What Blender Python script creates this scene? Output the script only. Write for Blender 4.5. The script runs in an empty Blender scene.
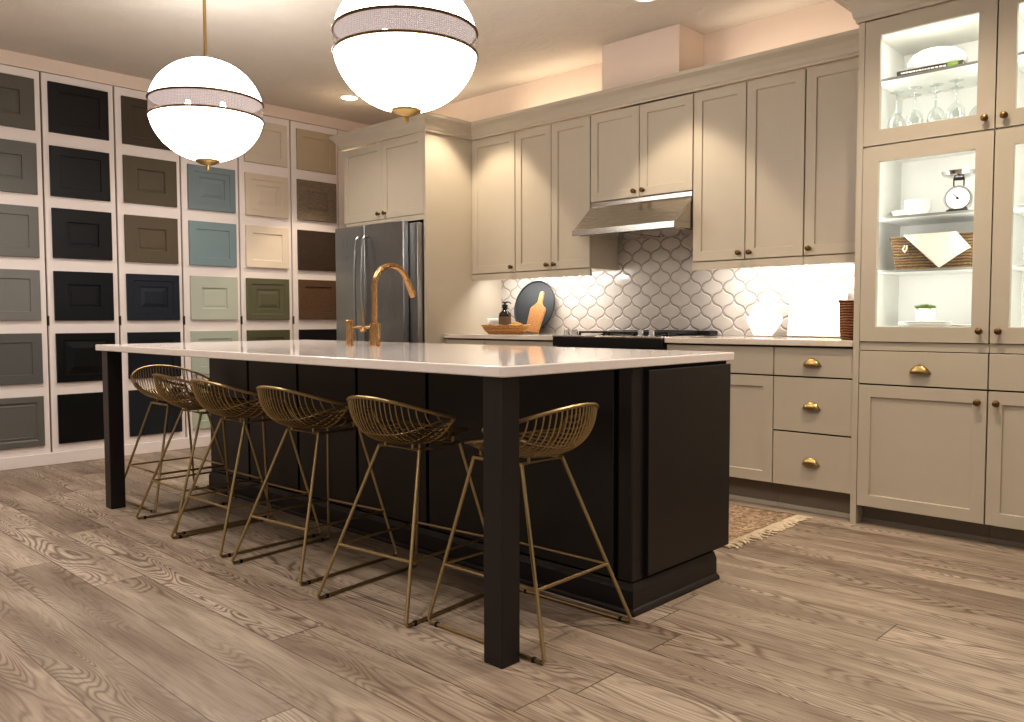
import bpy, bmesh, math, random
from mathutils import Vector, Matrix
random.seed(7)
PI = math.pi
S = bpy.context.scene
COL = S.collection
S.view_settings.view_transform = 'Standard'
S.view_settings.look = 'Medium High Contrast'
S.view_settings.exposure = 0.26

# ------------------------------------------------------------------ materials
def srgb(r, g, b):
    f = lambda c: (c/255/12.92) if c/255 <= .04045 else ((c/255+.055)/1.055)**2.4
    return (f(r), f(g), f(b), 1)

class NT:
    def __init__(s, name):
        s.m = bpy.data.materials.new(name); s.m.use_nodes = True
        s.t = s.m.node_tree; s.t.nodes.clear()
        s.out = s.t.nodes.new('ShaderNodeOutputMaterial')
    def n(s, typ, **kw):
        o = s.t.nodes.new(typ)
        for k, v in kw.items():
            if k.startswith('i_'):
                key = k[2:]; key = int(key) if key.isdigit() else key.replace('_', ' ')
                o.inputs[key].default_value = v
            else: setattr(o, k, v)
        return o
    def l(s, a, b): s.t.links.new(a, b)
    def math(s, op, a, b=None, c=None):
        o = s.t.nodes.new('ShaderNodeMath'); o.operation = op
        for i, v in enumerate((a, b, c)):
            if v is None: continue
            if isinstance(v, (int, float)): o.inputs[i].default_value = v
            else: s.l(v, o.inputs[i])
        return o.outputs[0]
    def mix(s, f, a, b, blend='MIX'):
        o = s.t.nodes.new('ShaderNodeMix'); o.data_type = 'RGBA'; o.blend_type = blend
        for i, v in ((0, f), (6, a), (7, b)):
            if isinstance(v, (int, float)): o.inputs[i].default_value = v
            elif isinstance(v, tuple): o.inputs[i].default_value = v
            else: s.l(v, o.inputs[i])
        return o.outputs[2]
    def ramp(s, f, stops):
        o = s.t.nodes.new('ShaderNodeValToRGB'); e = o.color_ramp.elements
        while len(e) < len(stops): e.new(.5)
        for x, (p, c) in zip(e, stops): x.position = p; x.color = c
        s.l(f, o.inputs[0]); return o.outputs[0]
    def bsdf(s, **kw):
        o = s.t.nodes.new('ShaderNodeBsdfPrincipled')
        for k, v in kw.items():
            key = k.replace('_', ' ')
            if hasattr(v, 'links') or hasattr(v, 'is_linked'): s.l(v, o.inputs[key])
            else: o.inputs[key].default_value = v
        s.l(o.outputs[0], s.out.inputs[0]); return o
    def bump(s, h, strength=.3, dist=.01):
        o = s.t.nodes.new('ShaderNodeBump'); o.inputs['Strength'].default_value = strength
        o.inputs['Distance'].default_value = dist; s.l(h, o.inputs['Height']); return o.outputs[0]
    def coords(s, scale=(1, 1, 1), src='Object'):
        c = s.n('ShaderNodeTexCoord'); mp = s.n('ShaderNodeMapping'); mp.inputs['Scale'].default_value = scale
        s.l(c.outputs[src], mp.inputs[0]); return mp.outputs[0]
    def noise(s, vec, scale, detail=3, rough=.5, dist=0.):
        o = s.n('ShaderNodeTexNoise', i_Scale=scale, i_Detail=detail, i_Roughness=rough, i_Distortion=dist)
        s.l(vec, o.inputs[0]); return o.outputs[0]

def plain(name, col, rough=.5, metal=0., var=.04, nscale=9, bump=0., coat=0., spec=.5):
    t = NT(name); v = t.coords(); f = t.noise(v, nscale, 4)
    dark = tuple(c*(1-var*2) for c in col[:3])+(1,); lite = tuple(min(1, c*(1+var)) for c in col[:3])+(1,)
    c = t.mix(f, dark, lite)
    b = t.bsdf(Base_Color=c, Roughness=rough, Metallic=metal, Coat_Weight=coat, Specular_IOR_Level=spec)
    if bump: t.l(t.bump(t.noise(v, nscale*12, 3), bump, .004), b.inputs['Normal'])
    return t.m

def brushed(name, col, rough=.3, axis=(60, 60, 1.5), metal=1.):
    t = NT(name); v = t.coords(axis); f = t.noise(v, 6, 4)
    c = t.mix(f, tuple(x*.82 for x in col[:3])+(1,), col)
    r = t.math('MULTIPLY_ADD', f, .18, rough-.09)
    b = t.bsdf(Base_Color=c, Metallic=metal, Roughness=r); t.l(t.bump(f, .06, .002), b.inputs['Normal'])
    return t.m

def wood(name, a, b, axis='z', scale=1., rough=.5):
    t = NT(name); sc = {'z': (9, 9, .9), 'x': (.9, 9, 9), 'y': (9, .9, 9)}[axis]
    v = t.coords(tuple(s*scale for s in sc)); n = t.noise(v, 2.2, 3, .5)
    rings = t.math('ABSOLUTE', t.math('SINE', t.math('MULTIPLY', n, 42)))
    fine = t.noise(v, 22, 3)
    f = t.math('MULTIPLY_ADD', rings, .6, t.math('MULTIPLY', fine, .4))
    bs = t.bsdf(Base_Color=t.mix(f, a, b), Roughness=rough); t.l(t.bump(f, .12, .002), bs.inputs['Normal'])
    return t.m

def emis(name, col, st, var=.0):
    t = NT(name); e = t.n('ShaderNodeEmission'); e.inputs[1].default_value = st
    f = t.noise(t.coords(), 3); t.l(t.mix(f, tuple(c*(1-var) for c in col[:3])+(1,), col), e.inputs[0])
    t.l(e.outputs[0], t.out.inputs[0]); return t.m

def clear_glass(name, tint=(.99, .99, .985, 1), base=.04, edge=.5):
    t = NT(name); tr = t.n('ShaderNodeBsdfTransparent'); tr.inputs[0].default_value = tint
    gl = t.n('ShaderNodeBsdfGlossy'); gl.inputs['Roughness'].default_value = .03
    lw = t.n('ShaderNodeLayerWeight'); lw.inputs[0].default_value = .25
    f = t.math('MULTIPLY_ADD', lw.outputs['Facing'], edge, base)
    mx = t.n('ShaderNodeMixShader'); t.l(f, mx.inputs[0]); t.l(tr.outputs[0], mx.inputs[1]); t.l(gl.outputs[0], mx.inputs[2])
    t.l(mx.outputs[0], t.out.inputs[0]); return t.m

M = {}
M['cab'] = plain('greige_cabinet_paint', srgb(186, 176, 160), .42, var=.02)
M['cabin'] = plain('cabinet_interior_white', srgb(234, 234, 228), .5, var=.02)
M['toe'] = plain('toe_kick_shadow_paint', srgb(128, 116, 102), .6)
M['gap'] = plain('shadow_gap', srgb(70, 60, 50), .8)
M['dark'] = plain('espresso_paint', srgb(35, 29, 28), .42, var=.05)
M['darkgap'] = plain('espresso_gap', srgb(16, 14, 13), .8)
M['brass'] = brushed('aged_brass', srgb(184, 158, 108), .32)
M['copper'] = brushed('brushed_copper_gold', srgb(188, 150, 106), .26, (40, 40, 2))
M['bronze'] = brushed('dark_bronze', srgb(120, 96, 66), .35)
M['wire'] = brushed('antique_gold_wire', srgb(178, 158, 120), .42, (20, 20, 20))
M['steel'] = brushed('brushed_steel', srgb(172, 172, 172), .3)
M['steelh'] = brushed('brushed_steel_hood', srgb(190, 186, 180), .25, (1.5, 60, 60))
M['chrome'] = plain('polished_chrome', srgb(225, 225, 225), .1, 1., .01)
M['black'] = plain('black_enamel', srgb(22, 22, 23), .3)
M['rubber'] = plain('black_rubber', srgb(18, 18, 18), .7)
M['white'] = plain('white_ceramic', srgb(240, 238, 232), .25, var=.01)
M['pgap'] = plain('panel_gap_grey', srgb(112, 100, 94), .7)
M['offwhite'] = plain('display_panel_paint', srgb(236, 226, 222), .5, var=.015)
M['wallp'] = plain('warm_wall_paint', srgb(232, 214, 200), .8, var=.02, bump=.08)
M['glass'] = clear_glass('clear_glass', base=.03, edge=.12)
M['shelfglass'] = plain('shelf_white', srgb(222, 224, 218), .35, var=.02)
M['shelfedge'] = plain('shelf_edge_grey', srgb(142, 144, 138), .35, var=.02)
M['stemglass'] = clear_glass('stemware_glass', (.93, .95, .94, 1), .07, .75)
M['lin'] = plain('cream_linen', srgb(228, 220, 206), .9, var=.04, nscale=60, bump=.3)
M['green'] = plain('moss_green', srgb(110, 140, 40), .8, var=.25, nscale=60, bump=.4)
M['board'] = wood('maple_board', srgb(128, 80, 40), srgb(184, 136, 84), 'z', 2.)
M['slate'] = plain('slate_grey_tray', srgb(36, 40, 44), .6, var=.15, nscale=14)
M['amber'] = plain('dark_amber_glass', srgb(46, 34, 26), .12, var=.1)
M['kraft'] = plain('brown_paper_label', srgb(108, 90, 74), .8)
M['snack'] = plain('dried_golden_pieces', srgb(206, 158, 84), .8, var=.25, nscale=50, bump=.5)

def marble(name):
    t = NT(name); v = t.coords(); n = t.noise(v, 3.5, 5, .6, 1.2)
    f = t.math('ABSOLUTE', t.math('SUBTRACT', n, .5))
    c = t.ramp(f, [(0, srgb(226, 220, 212)), (.02, srgb(236, 230, 222)), (.12, srgb(242, 237, 229))])
    t.bsdf(Base_Color=c, Roughness=.25); return t.m
M['marble'] = marble('white_marble')

def quartz(name, col):
    t = NT(name); v = t.coords(); n = t.noise(v, 2.2, 6, .6, .8)
    f = t.math('ABSOLUTE', t.math('SUBTRACT', n, .5))
    dk = tuple(x*.965 for x in col[:3])+(1,)
    t.bsdf(Base_Color=t.ramp(f, [(0, dk), (.05, col), (1, col)]), Roughness=.09, Coat_Weight=.3); return t.m
M['quartz'] = quartz('white_quartz', srgb(232, 224, 220))
M['quartz2'] = quartz('pale_stone', srgb(214, 202, 190))

def ceiling_mat():
    t = NT('textured_ceiling'); v = t.coords(); n = t.noise(v, 5, 5, .6, .6); n2 = t.noise(v, 30, 3)
    b = t.bsdf(Base_Color=t.mix(n, srgb(208, 200, 190), srgb(218, 210, 200)), Roughness=.9)
    h = t.math('ADD', n, t.math('MULTIPLY', n2, .25)); t.l(t.bump(h, .5, .02), b.inputs['Normal']); return t.m
M['ceil'] = ceiling_mat()

def floor_mat():
    t = NT('grey_oak_planks'); c = t.n('ShaderNodeTexCoord'); sep = t.n('ShaderNodeSeparateXYZ')
    t.l(c.outputs['Object'], sep.inputs[0]); X, Y = sep.outputs[0], sep.outputs[1]
    Wd, Ln = .19, 1.9
    ry = t.math('DIVIDE', Y, Wd); row = t.math('FLOOR', ry); fy = t.math('FRACT', ry)
    wn = t.n('ShaderNodeTexWhiteNoise', noise_dimensions='1D'); t.l(row, wn.inputs['W'])
    rx = t.math('ADD', t.math('DIVIDE', X, Ln), t.math('MULTIPLY', wn.outputs[0], 7.3))
    pl = t.math('FLOOR', rx); fx = t.math('FRACT', rx)
    cb = t.n('ShaderNodeCombineXYZ'); t.l(row, cb.inputs[0]); t.l(pl, cb.inputs[1])
    w2 = t.n('ShaderNodeTexWhiteNoise', noise_dimensions='3D'); t.l(cb.outputs[0], w2.inputs['Vector']); R = w2.outputs[0]
    w3 = t.n('ShaderNodeSeparateColor'); t.l(w2.outputs['Color'], w3.inputs[0])
    # grain space: stretched along X, shifted per plank
    g = t.n('ShaderNodeCombineXYZ')
    t.l(t.math('MULTIPLY_ADD', R, 37., t.math('MULTIPLY', X, 1.15)), g.inputs[0])
    t.l(t.math('MULTIPLY_ADD', w3.outputs[1], 23., t.math('MULTIPLY', Y, 7.)), g.inputs[1])
    t.l(t.math('MULTIPLY', w3.outputs[2], 11.), g.inputs[2])
    n1 = t.noise(g.outputs[0], 1.0, 1.5, .4, .35)
    ring = t.math('MULTIPLY_ADD', t.math('SINE', t.math('MULTIPLY', n1, 215.)), .5, .5)
    ring = t.math('POWER', ring, 2.2)
    ringm = t.noise(g.outputs[0], .8, 2)                     # where the cathedral lines show
    mask = t.math('MULTIPLY', t.math('SUBTRACT', ringm, .36), 5.); mask.node.use_clamp = True
    g2 = t.n('ShaderNodeCombineXYZ'); t.l(t.math('MULTIPLY_ADD', R, 31., t.math('MULTIPLY', X, 5.)), g2.inputs[0]); t.l(t.math('MULTIPLY', Y, 110.), g2.inputs[1])
    fine = t.noise(g2.outputs[0], 1., 3, .6)
    g3 = t.n('ShaderNodeCombineXYZ'); t.l(t.math('MULTIPLY_ADD', R, 17., t.math('MULTIPLY', X, 1.4)), g3.inputs[0]); t.l(t.math('MULTIPLY', Y, 9.), g3.inputs[1])
    blot = t.noise(g3.outputs[0], 1., 3, .5)
    base = t.ramp(R, [(0, srgb(112, 97, 84)), (.3, srgb(150, 135, 119)), (.6, srgb(186, 171, 155)), (.8, srgb(162, 147, 131)), (1, srgb(134, 117, 102))])
    base = t.mix(t.math('MULTIPLY', blot, .7), base, srgb(192, 178, 162), 'MIX')
    b2 = t.math('MULTIPLY', t.math('SUBTRACT', .62, blot), 3.); b2.node.use_clamp = True
    base = t.mix(t.math('MULTIPLY', b2, .58), base, srgb(100, 83, 69), 'MIX')
    lines = t.math('MULTIPLY', ring, mask); lines.node.use_clamp = True
    base = t.mix(t.math('MULTIPLY', lines, .7), base, srgb(84, 66, 54), 'MIX')
    fl = t.math('MULTIPLY', t.math('SUBTRACT', fine, .47), 4.5); fl.node.use_clamp = True
    base = t.mix(t.math('MULTIPLY', fl, .42), base, srgb(100, 82, 70), 'MIX')
    ey = t.math('MINIMUM', fy, t.math('SUBTRACT', 1., fy)); ex = t.math('MINIMUM', fx, t.math('SUBTRACT', 1., fx))
    sy = t.math('GREATER_THAN', .010, ey); sx = t.math('GREATER_THAN', .0012, ex)
    seam = t.math('MAXIMUM', sy, sx)
    col = t.mix(t.math('MULTIPLY', seam, .75), base, srgb(70, 56, 46))
    h = t.math('SUBTRACT', t.math('MULTIPLY_ADD', fine, .12, t.math('MULTIPLY', lines, -.25)), t.math('MULTIPLY', seam, .8))
    b = t.bsdf(Base_Color=col, Roughness=t.math('MULTIPLY_ADD', fine, .2, .36)); t.l(t.bump(h, .25, .004), b.inputs['Normal'])
    return t.m
M['floor'] = floor_mat()

def tile_mat():
    t = NT('arabesque_tile'); c = t.n('ShaderNodeTexCoord'); sep = t.n('ShaderNodeSeparateXYZ'); t.l(c.outputs['Object'], sep.inputs[0])
    px, pz = .157, .153
    u = t.math('DIVIDE', sep.outputs[0], px); w = t.math('DIVIDE', sep.outputs[2], pz)
    a = t.math('ADD', u, w); b = t.math('SUBTRACT', u, w)
    A = .078
    sb = t.math('MULTIPLY', t.math('SINE', t.math('MULTIPLY', b, 2*PI)), A); sa = t.math('MULTIPLY', t.math('SINE', t.math('MULTIPLY', a, 2*PI)), A)
    fa = t.math('FRACT', t.math('ADD', a, sb)); fb = t.math('FRACT', t.math('ADD', b, sa))
    ea = t.math('MINIMUM', fa, t.math('SUBTRACT', 1., fa)); eb = t.math('MINIMUM', fb, t.math('SUBTRACT', 1., fb))
    e = t.math('MINIMUM', ea, eb)
    mr = t.n('ShaderNodeMapRange', interpolation_type='SMOOTHSTEP'); mr.inputs[1].default_value = .015; mr.inputs[2].default_value = .10
    t.l(e, mr.inputs[0]); h = mr.outputs[0]
    g = t.math('GREATER_THAN', .026, e)
    n = t.noise(c.outputs['Object'], 9, 3)
    col = t.mix(n, srgb(168, 160, 152), srgb(186, 178, 170)); col = t.mix(t.math('MULTIPLY', g, .85), col, srgb(122, 112, 104))
    bs = t.bsdf(Base_Color=col, Roughness=t.math('MULTIPLY_ADD', g, .5, .2)); t.l(t.bump(t.math('MULTIPLY_ADD', n, .12, h), .7, .007), bs.inputs['Normal'])
    return t.m
M['tile'] = tile_mat()

def weave_mat(name, a, b, s=90):
    t = NT(name); v = t.coords()
    w1 = t.n('ShaderNodeTexWave', wave_type='BANDS', bands_direction='Z', i_Scale=s*.25, i_Distortion=2.5, i_Detail=2.); t.l(v, w1.inputs[0])
    n = t.noise(v, s, 2)
    f = t.math('MULTIPLY', w1.outputs['Fac'], t.math('MULTIPLY_ADD', n, 1.4, .1)); f.node.use_clamp = True
    bs = t.bsdf(Base_Color=t.mix(f, a, b), Roughness=.75); t.l(t.bump(f, .9, .006), bs.inputs['Normal']); return t.m
M['weave'] = weave_mat('brown_woven_rattan', srgb(52, 28, 14), srgb(170, 112, 66))
M['seagrass'] = weave_mat('woven_seagrass', srgb(48, 34, 18), srgb(138, 106, 60))
M['wicker'] = weave_mat('honey_wicker', srgb(140, 90, 44), srgb(236, 188, 124), 120)
def rug_mat():
    t = NT('jute_rug'); v = t.coords((1, 1, 1)); n = t.noise(v, 48, 3, .8); n2 = t.noise(v, 6, 2)
    c = t.ramp(n, [(.32, srgb(88, 68, 52)), (.5, srgb(160, 134, 110)), (.68, srgb(216, 194, 168))]); c = t.mix(t.math('MULTIPLY', n2, .3), c, srgb(132, 108, 86))
    b = t.bsdf(Base_Color=c, Roughness=.95); t.l(t.bump(n, 1., .012), b.inputs['Normal']); return t.m
M['rug'] = rug_mat()
M['fringe'] = plain('rug_fringe_yarn', srgb(224, 206, 180), .95, var=.2, nscale=40)
M['globe'] = emis('opal_globe_glow', (1., .965, .92, 1), 9.5)
M['bulb'] = emis('bulb_glow', (1., .9, .75, 1), 9.)
M['disc'] = emis('added_disc_glow', srgb(236, 222, 218), .62)
M['can'] = emis('downlight_lens', (1., .88, .72, 1), 12.)
M['strip'] = emis('led_strip_lens', (1., .98, .92, 1), 3.)
def band_mat():
    t = NT('ribbed_glass_band'); c = t.n('ShaderNodeTexCoord'); sep = t.n('ShaderNodeSeparateXYZ'); t.l(c.outputs['Object'], sep.inputs[0])
    an = t.math('ARCTAN2', sep.outputs[1], sep.outputs[0])
    s1 = t.math('SINE', t.math('MULTIPLY_ADD', an, 110., t.math('MULTIPLY', sep.outputs[2], 420.)))
    s2 = t.math('SINE', t.math('MULTIPLY_ADD', an, 110., t.math('MULTIPLY', sep.outputs[2], -420.)))
    f = t.math('MULTIPLY_ADD', t.math('MULTIPLY', s1, s2), .5, .5)
    tr = t.n('ShaderNodeBsdfTransparent'); tr.inputs[0].default_value = (.95, .9, .88, 1)
    tl = t.n('ShaderNodeBsdfTranslucent'); t.l(t.mix(f, srgb(170, 156, 152), srgb(250, 240, 236)), tl.inputs[0])
    gl = t.n('ShaderNodeBsdfDiffuse'); t.l(t.mix(f, srgb(150, 134, 130), srgb(246, 236, 232)), gl.inputs[0])
    m1 = t.n('ShaderNodeMixShader'); m1.inputs[0].default_value = .5; t.l(tl.outputs[0], m1.inputs[1]); t.l(gl.outputs[0], m1.inputs[2])
    m2 = t.n('ShaderNodeMixShader'); m2.inputs[0].default_value = .42; t.l(tr.outputs[0], m2.inputs[1]); t.l(m1.outputs[0], m2.inputs[2])
    t.l(m2.outputs[0], t.out.inputs[0]); return t.m
M['band'] = band_mat()

# ------------------------------------------------------------------ mesh builder
class MB:
    def __init__(s): s.v = []; s.f = []
    def box(s, x0, x1, y0, y1, z0, z1):
        b = len(s.v)
        s.v += [(x, y, z) for z in (z0, z1) for y in (y0, y1) for x in (x0, x1)]
        s.f += [[b+i for i in q] for q in ((0, 2, 3, 1), (4, 5, 7, 6), (0, 1, 5, 4), (2, 6, 7, 3), (0, 4, 6, 2), (1, 3, 7, 5))]
        return s
    def tube(s, pts, r, n=8, closed=False, cap=True):
        P = [Vector(p) for p in pts]; N = len(P); b = len(s.v)
        prev = None
        for i in range(N):
            if closed: t = P[(i+1) % N]-P[i-1]
            else: t = P[min(i+1, N-1)]-P[max(i-1, 0)]
            t.normalize()
            if prev is None:
                a = Vector((0, 0, 1)) if abs(t.z) < .9 else Vector((1, 0, 0)); u = t.cross(a).normalized()
            else:
                u = (prev-t*prev.dot(t))
                u = u.normalized() if u.length > 1e-6 else t.orthogonal().normalized()
            prev = u; w = t.cross(u)
            rr = r[i] if isinstance(r, (list, tuple)) else r
            # widen at bends so that the tube keeps its thickness
            for k in range(n):
                a = 2*PI*k/n; s.v.append(tuple(P[i]+(u*math.cos(a)+w*math.sin(a))*rr))
        m = N if closed else N-1
        for i in range(m):
            for k in range(n):
                a = b+i*n+k; c = b+i*n+(k+1) % n; d = b+((i+1) % N)*n+(k+1) % n; e = b+((i+1) % N)*n+k
                s.f.append([a, c, d, e])
        if cap and not closed:
            s.f.append([b+k for k in range(n)][::-1]); s.f.append([b+(N-1)*n+k for k in range(n)])
        return s
    def lathe(s, prof, c=(0, 0, 0), n=32, axis='z', cap=True):
        b = len(s.v); cx, cy, cz = c
        for (r, h) in prof:
            for k in range(n):
                a = 2*PI*k/n; x, y = r*math.cos(a), r*math.sin(a)
                if axis == 'z': s.v.append((cx+x, cy+y, cz+h))
                elif axis == 'y': s.v.append((cx+x, cy+h, cz-y))
                else: s.v.append((cx+h, cy+x, cz+y))
        for i in range(len(prof)-1):
            for k in range(n):
                s.f.append([b+i*n+k, b+i*n+(k+1) % n, b+(i+1)*n+(k+1) % n, b+(i+1)*n+k])
        if cap:
            if prof[0][0] > 1e-5: s.f.append([b+k for k in range(n)][::-1])
            if prof[-1][0] > 1e-5: s.f.append([b+(len(prof)-1)*n+k for k in range(n)])
        return s
    def rings(s, x0, x1, z0, z1, yb, prof, y0=0.):
        """framed panel facing -Y: prof = [(inset, height out of yb)], first ring at the back"""
        b = len(s.v); L = [(0, y0)]+list(prof)
        for ins, h in L:
            s.v += [(x0+ins, yb-h, z0+ins), (x1-ins, yb-h, z0+ins), (x1-ins, yb-h, z1-ins), (x0+ins, yb-h, z1-ins)]
        for i in range(len(L)-1):
            for k in range(4):
                s.f.append([b+i*4+k, b+i*4+(k+1) % 4, b+(i+1)*4+(k+1) % 4, b+(i+1)*4+k])
        e = b+(len(L)-1)*4; s.f.append([e, e+1, e+2, e+3]); s.f.append([b+3, b+2, b+1, b])
        return s
    def frame(s, x0, x1, z0, z1, yb, th, w):
        b = len(s.v)
        for ins, h in ((0, 0), (0, th), (w, th), (w+.003, th-.008), (w+.003, 0)):
            s.v += [(x0+ins, yb-h, z0+ins), (x1-ins, yb-h, z0+ins), (x1-ins, yb-h, z1-ins), (x0+ins, yb-h, z1-ins)]
        for i in range(5):
            j = (i+1) % 5
            for k in range(4): s.f.append([b+i*4+k, b+i*4+(k+1) % 4, b+j*4+(k+1) % 4, b+j*4+k])
        return s
    def prism(s, poly, a0, a1, axis='y'):
        """extrude a 2-D polygon along an axis: y -> (x,z) poly, x -> (y,z), z -> (x,y)"""
        b = len(s.v); n = len(poly)
        for a in (a0, a1):
            for p, q in poly:
                s.v.append({'y': (p, a, q), 'x': (a, p, q), 'z': (p, q, a)}[axis])
        s.f.append([b+k for k in range(n)][::-1]); s.f.append([b+n+k for k in range(n)])
        for k in range(n): s.f.append([b+k, b+(k+1) % n, b+n+(k+1) % n, b+n+k])
        return s
    def sweep(s, path, prof, closed=False):
        """sweep (out, z) profile along an XY path, mitred; out is to the right of travel"""
        b = len(s.v); N = len(path); n = len(prof)
        P = [Vector((p[0], p[1], 0)) for p in path]
        for i in range(N):
            d0 = (P[i]-P[i-1]).normalized() if i else (P[1]-P[0]).normalized()
            d1 = (P[i+1]-P[i]).normalized() if i < N-1 else d0
            r0 = Vector((d0.y, -d0.x, 0)); r1 = Vector((d1.y, -d1.x, 0)); m = (r0+r1).normalized(); m = m/max(.3, m.dot(r0))
            for o, z in prof: s.v.append((P[i].x+m.x*o, P[i].y+m.y*o, z))
        for i in range(N-1):
            for k in range(n): s.f.append([b+i*n+k, b+i*n+(k+1) % n, b+(i+1)*n+(k+1) % n, b+(i+1)*n+k])
        s.f.append([b+k for k in range(n)]); s.f.append([b+(N-1)*n+k for k in range(n)][::-1])
        return s
    def xf(s, mat, start=0):
        s.v = s.v[:start]+[tuple(mat @ Vector(p)) for p in s.v[start:]]; return s
    def build(s, name, mat, parent=None, bevel=0, smooth=True, segs=2):
        me = bpy.data.meshes.new(name); me.from_pydata([tuple(p) for p in s.v], [], s.f)
        bm = bmesh.new(); bm.from_mesh(me); bmesh.ops.recalc_face_normals(bm, faces=bm.faces); bm.to_mesh(me); bm.free()
        me.materials.append(mat)
        if smooth:
            me.shade_smooth(); me.set_sharp_from_angle(angle=math.radians(35))
        o = bpy.data.objects.new(name, me); COL.objects.link(o)
        if parent is not None: o.parent = parent
        if bevel:
            m = o.modifiers.new('bevel', 'BEVEL'); m.width = bevel; m.segments = segs; m.limit_method = 'ANGLE'; m.angle_limit = math.radians(40)
        return o

def tag(o, label, cat, group=None, kind=None):
    if label: o['label'] = label
    if cat: o['category'] = cat
    if group: o['group'] = group
    if kind: o['kind'] = kind
    return o
def thing(name, label, cat, loc=(0, 0, 0), rz=0, group=None):
    o = bpy.data.objects.new(name, None); COL.objects.link(o); o.location = loc; o.rotation_euler = (0, 0, rz); o.empty_display_size = .1
    return tag(o, label, cat, group)
def struct(name, mb, mat, label=None, **k):
    o = mb.build(name, mat, **k); o['kind'] = 'structure'
    if label: o['label'] = label
    return o
def dup(root, loc, rz, label=None):
    r = root.copy(); COL.objects.link(r); r.location = loc; r.rotation_euler = (0, 0, rz)
    if label: r['label'] = label
    for ch in list(root.children):
        c = ch.copy(); COL.objects.link(c); c.parent = r
        for g in ch.children:
            d = g.copy(); COL.objects.link(d); d.parent = c
    return r

# ------------------------------------------------------------------ key dimensions (metres, camera stands over the origin)
YW = 4.76; CZ = 2.85; XW = -6.40
UY = 4.423; UT = 2.397; UB = 1.367; FX0, FX1, FY = -5.68, -4.654, 3.958
LY = 4.14; CT = .914; TX = [-1.594, -1.562, -.992, -.425]; TY = 4.116

# ------------------------------------------------------------------ shell
struct('floor', MB().box(XW-.1, 3.0, -3.0, YW+.1, -.05, 0), M['floor'], 'grey-brown oak plank floor', smooth=False)
struct('ceiling', MB().box(XW-.1, 3.0, -3.0, YW+.1, CZ, CZ+.08), M['ceil'], 'lightly textured warm off-white ceiling', smooth=False)
struct('wall_back', MB().box(XW-.1, 3.0, YW, YW+.1, 0, CZ), M['wallp'], 'warm cream wall behind the cabinets', smooth=False)
struct('wall_left', MB().box(XW-.1, XW, -3.0, YW, 0, CZ), M['wallp'], 'left wall carrying the sample display', smooth=False)
struct('trim_1', MB().box(XW, XW+.035, -1.0, YW-.001, 2.75, 2.775).box(XW, XW+.022, -1., YW-.001, 2.775, CZ-.001), M['wallp'], 'cream fascia board above the display panels', smooth=False)
struct('baseboard_left', MB().box(XW, XW+.05, -1.0, YW-.001, 0, .085), M['offwhite'], 'pale base board under the display panels', bevel=.004)
struct('wall_bulkhead', MB().box(-3.43, -2.83, 4.47, YW-.001, 2.47, CZ-.001), M['wallp'], 'boxed-in duct between wall cabinets and ceiling', smooth=False)

# ------------------------------------------------------------------ sample display wall
PITCH, S0 = .4895, 1.4435
panels = []
ordn = ['leftmost', 'second', 'third', 'fourth', 'fifth', 'sixth']
for k in range(-1, 7):
    y0 = S0+k*PITCH; y1 = min(y0+PITCH, YW-.003)
    if k in (-1, 6): lab = 'plain white display panel ' + ('beside the refrigerator corner' if k == 6 else 'left of the first sample column')
    else: lab = f'tall white display panel carrying the {ordn[k]} column of door samples'
    t = thing('sample_display_board', lab, 'panel', (XW+.001, y0, .086), PI/2)
    MB().rings(.006, y1-y0-.006, 0, 2.66, 0, [(0, .026), (.002, .028)]).build('board', M['offwhite'], t, smooth=False)
    MB().box(.0005, y1-y0-.0005, -.010, -.001, .0, 2.66).build('backing', M['pgap'], t, smooth=False)
    MB().box(.001, .0055, -.026, -.011, .90, .965).tube([(.007, -.031, .897), (.007, -.031, .968)], .0035, 8).build('hinge', M['gap'], t)

def samp(col, kind, tone): return (srgb(*col), kind, tone)
SH, SM, RP, SL, DB, BV = 'shaker', 'small', 'raised', 'slab', 'double', 'bevelled'
word = {SH: 'with a recessed shaker panel', SM: 'with a small recessed centre', RP: 'with a raised centre panel', SL: 'with a flat plain face', DB: 'with a double stepped panel', BV: 'with a wide bevelled frame'}
G = [
 [((94, 90, 82), SM, 'olive grey'), ((100, 99, 93), SM, 'muted sage grey'), ((112, 111, 107), SH, 'mid grey'), ((124, 123, 120), SH, 'light stone grey'), ((97, 98, 96), SH, 'green-grey'), ((106, 105, 100), BV, 'warm grey')],
 [((27, 21, 19), SH, 'black-brown'), ((23, 22, 25), SH, 'soft black'), ((19, 19, 24), SM, 'blue-black'), ((15, 17, 22), SM, 'near-black'), ((12, 13, 15), RP, 'glossy black'), ((14, 15, 16), SL, 'matt black')],
 [((76, 66, 54), SH, 'dark taupe'), ((92, 83, 68), SM, 'brown taupe'), ((98, 87, 72), SM, 'mushroom brown'), ((38, 44, 56), DB, 'navy blue'), ((28, 32, 39), SH, 'inky blue'), ((36, 40, 44), SL, 'slate blue')],
 [((232, 222, 210), SH, 'off-white'), ((122, 135, 140), DB, 'dusty blue'), ((132, 150, 155), SH, 'sky blue'), ((186, 190, 178), SM, 'pale sage green'), ((176, 184, 172), SH, 'mint green'), ((184, 190, 172), SH, 'pale green')],
 [((206, 194, 178), SH, 'cream'), ((212, 198, 180), DB, 'ivory'), ((226, 212, 194), SH, 'antique white'), ((104, 102, 82), DB, 'olive green'), ((92, 92, 68), SH, 'deep olive'), ((170, 160, 140), SH, 'sand beige')],
 [((182, 167, 143), SH, 'tan beige'), ((132, 118, 102), SM, 'weathered grey wood'), ((66, 53, 44), SL, 'espresso wood'), ((100, 77, 58), SH, 'walnut wood'), ((30, 30, 34), SL, 'charcoal'), ((110, 86, 64), SH, 'chestnut wood')],
]
W_, H_ = .40, .35
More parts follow.
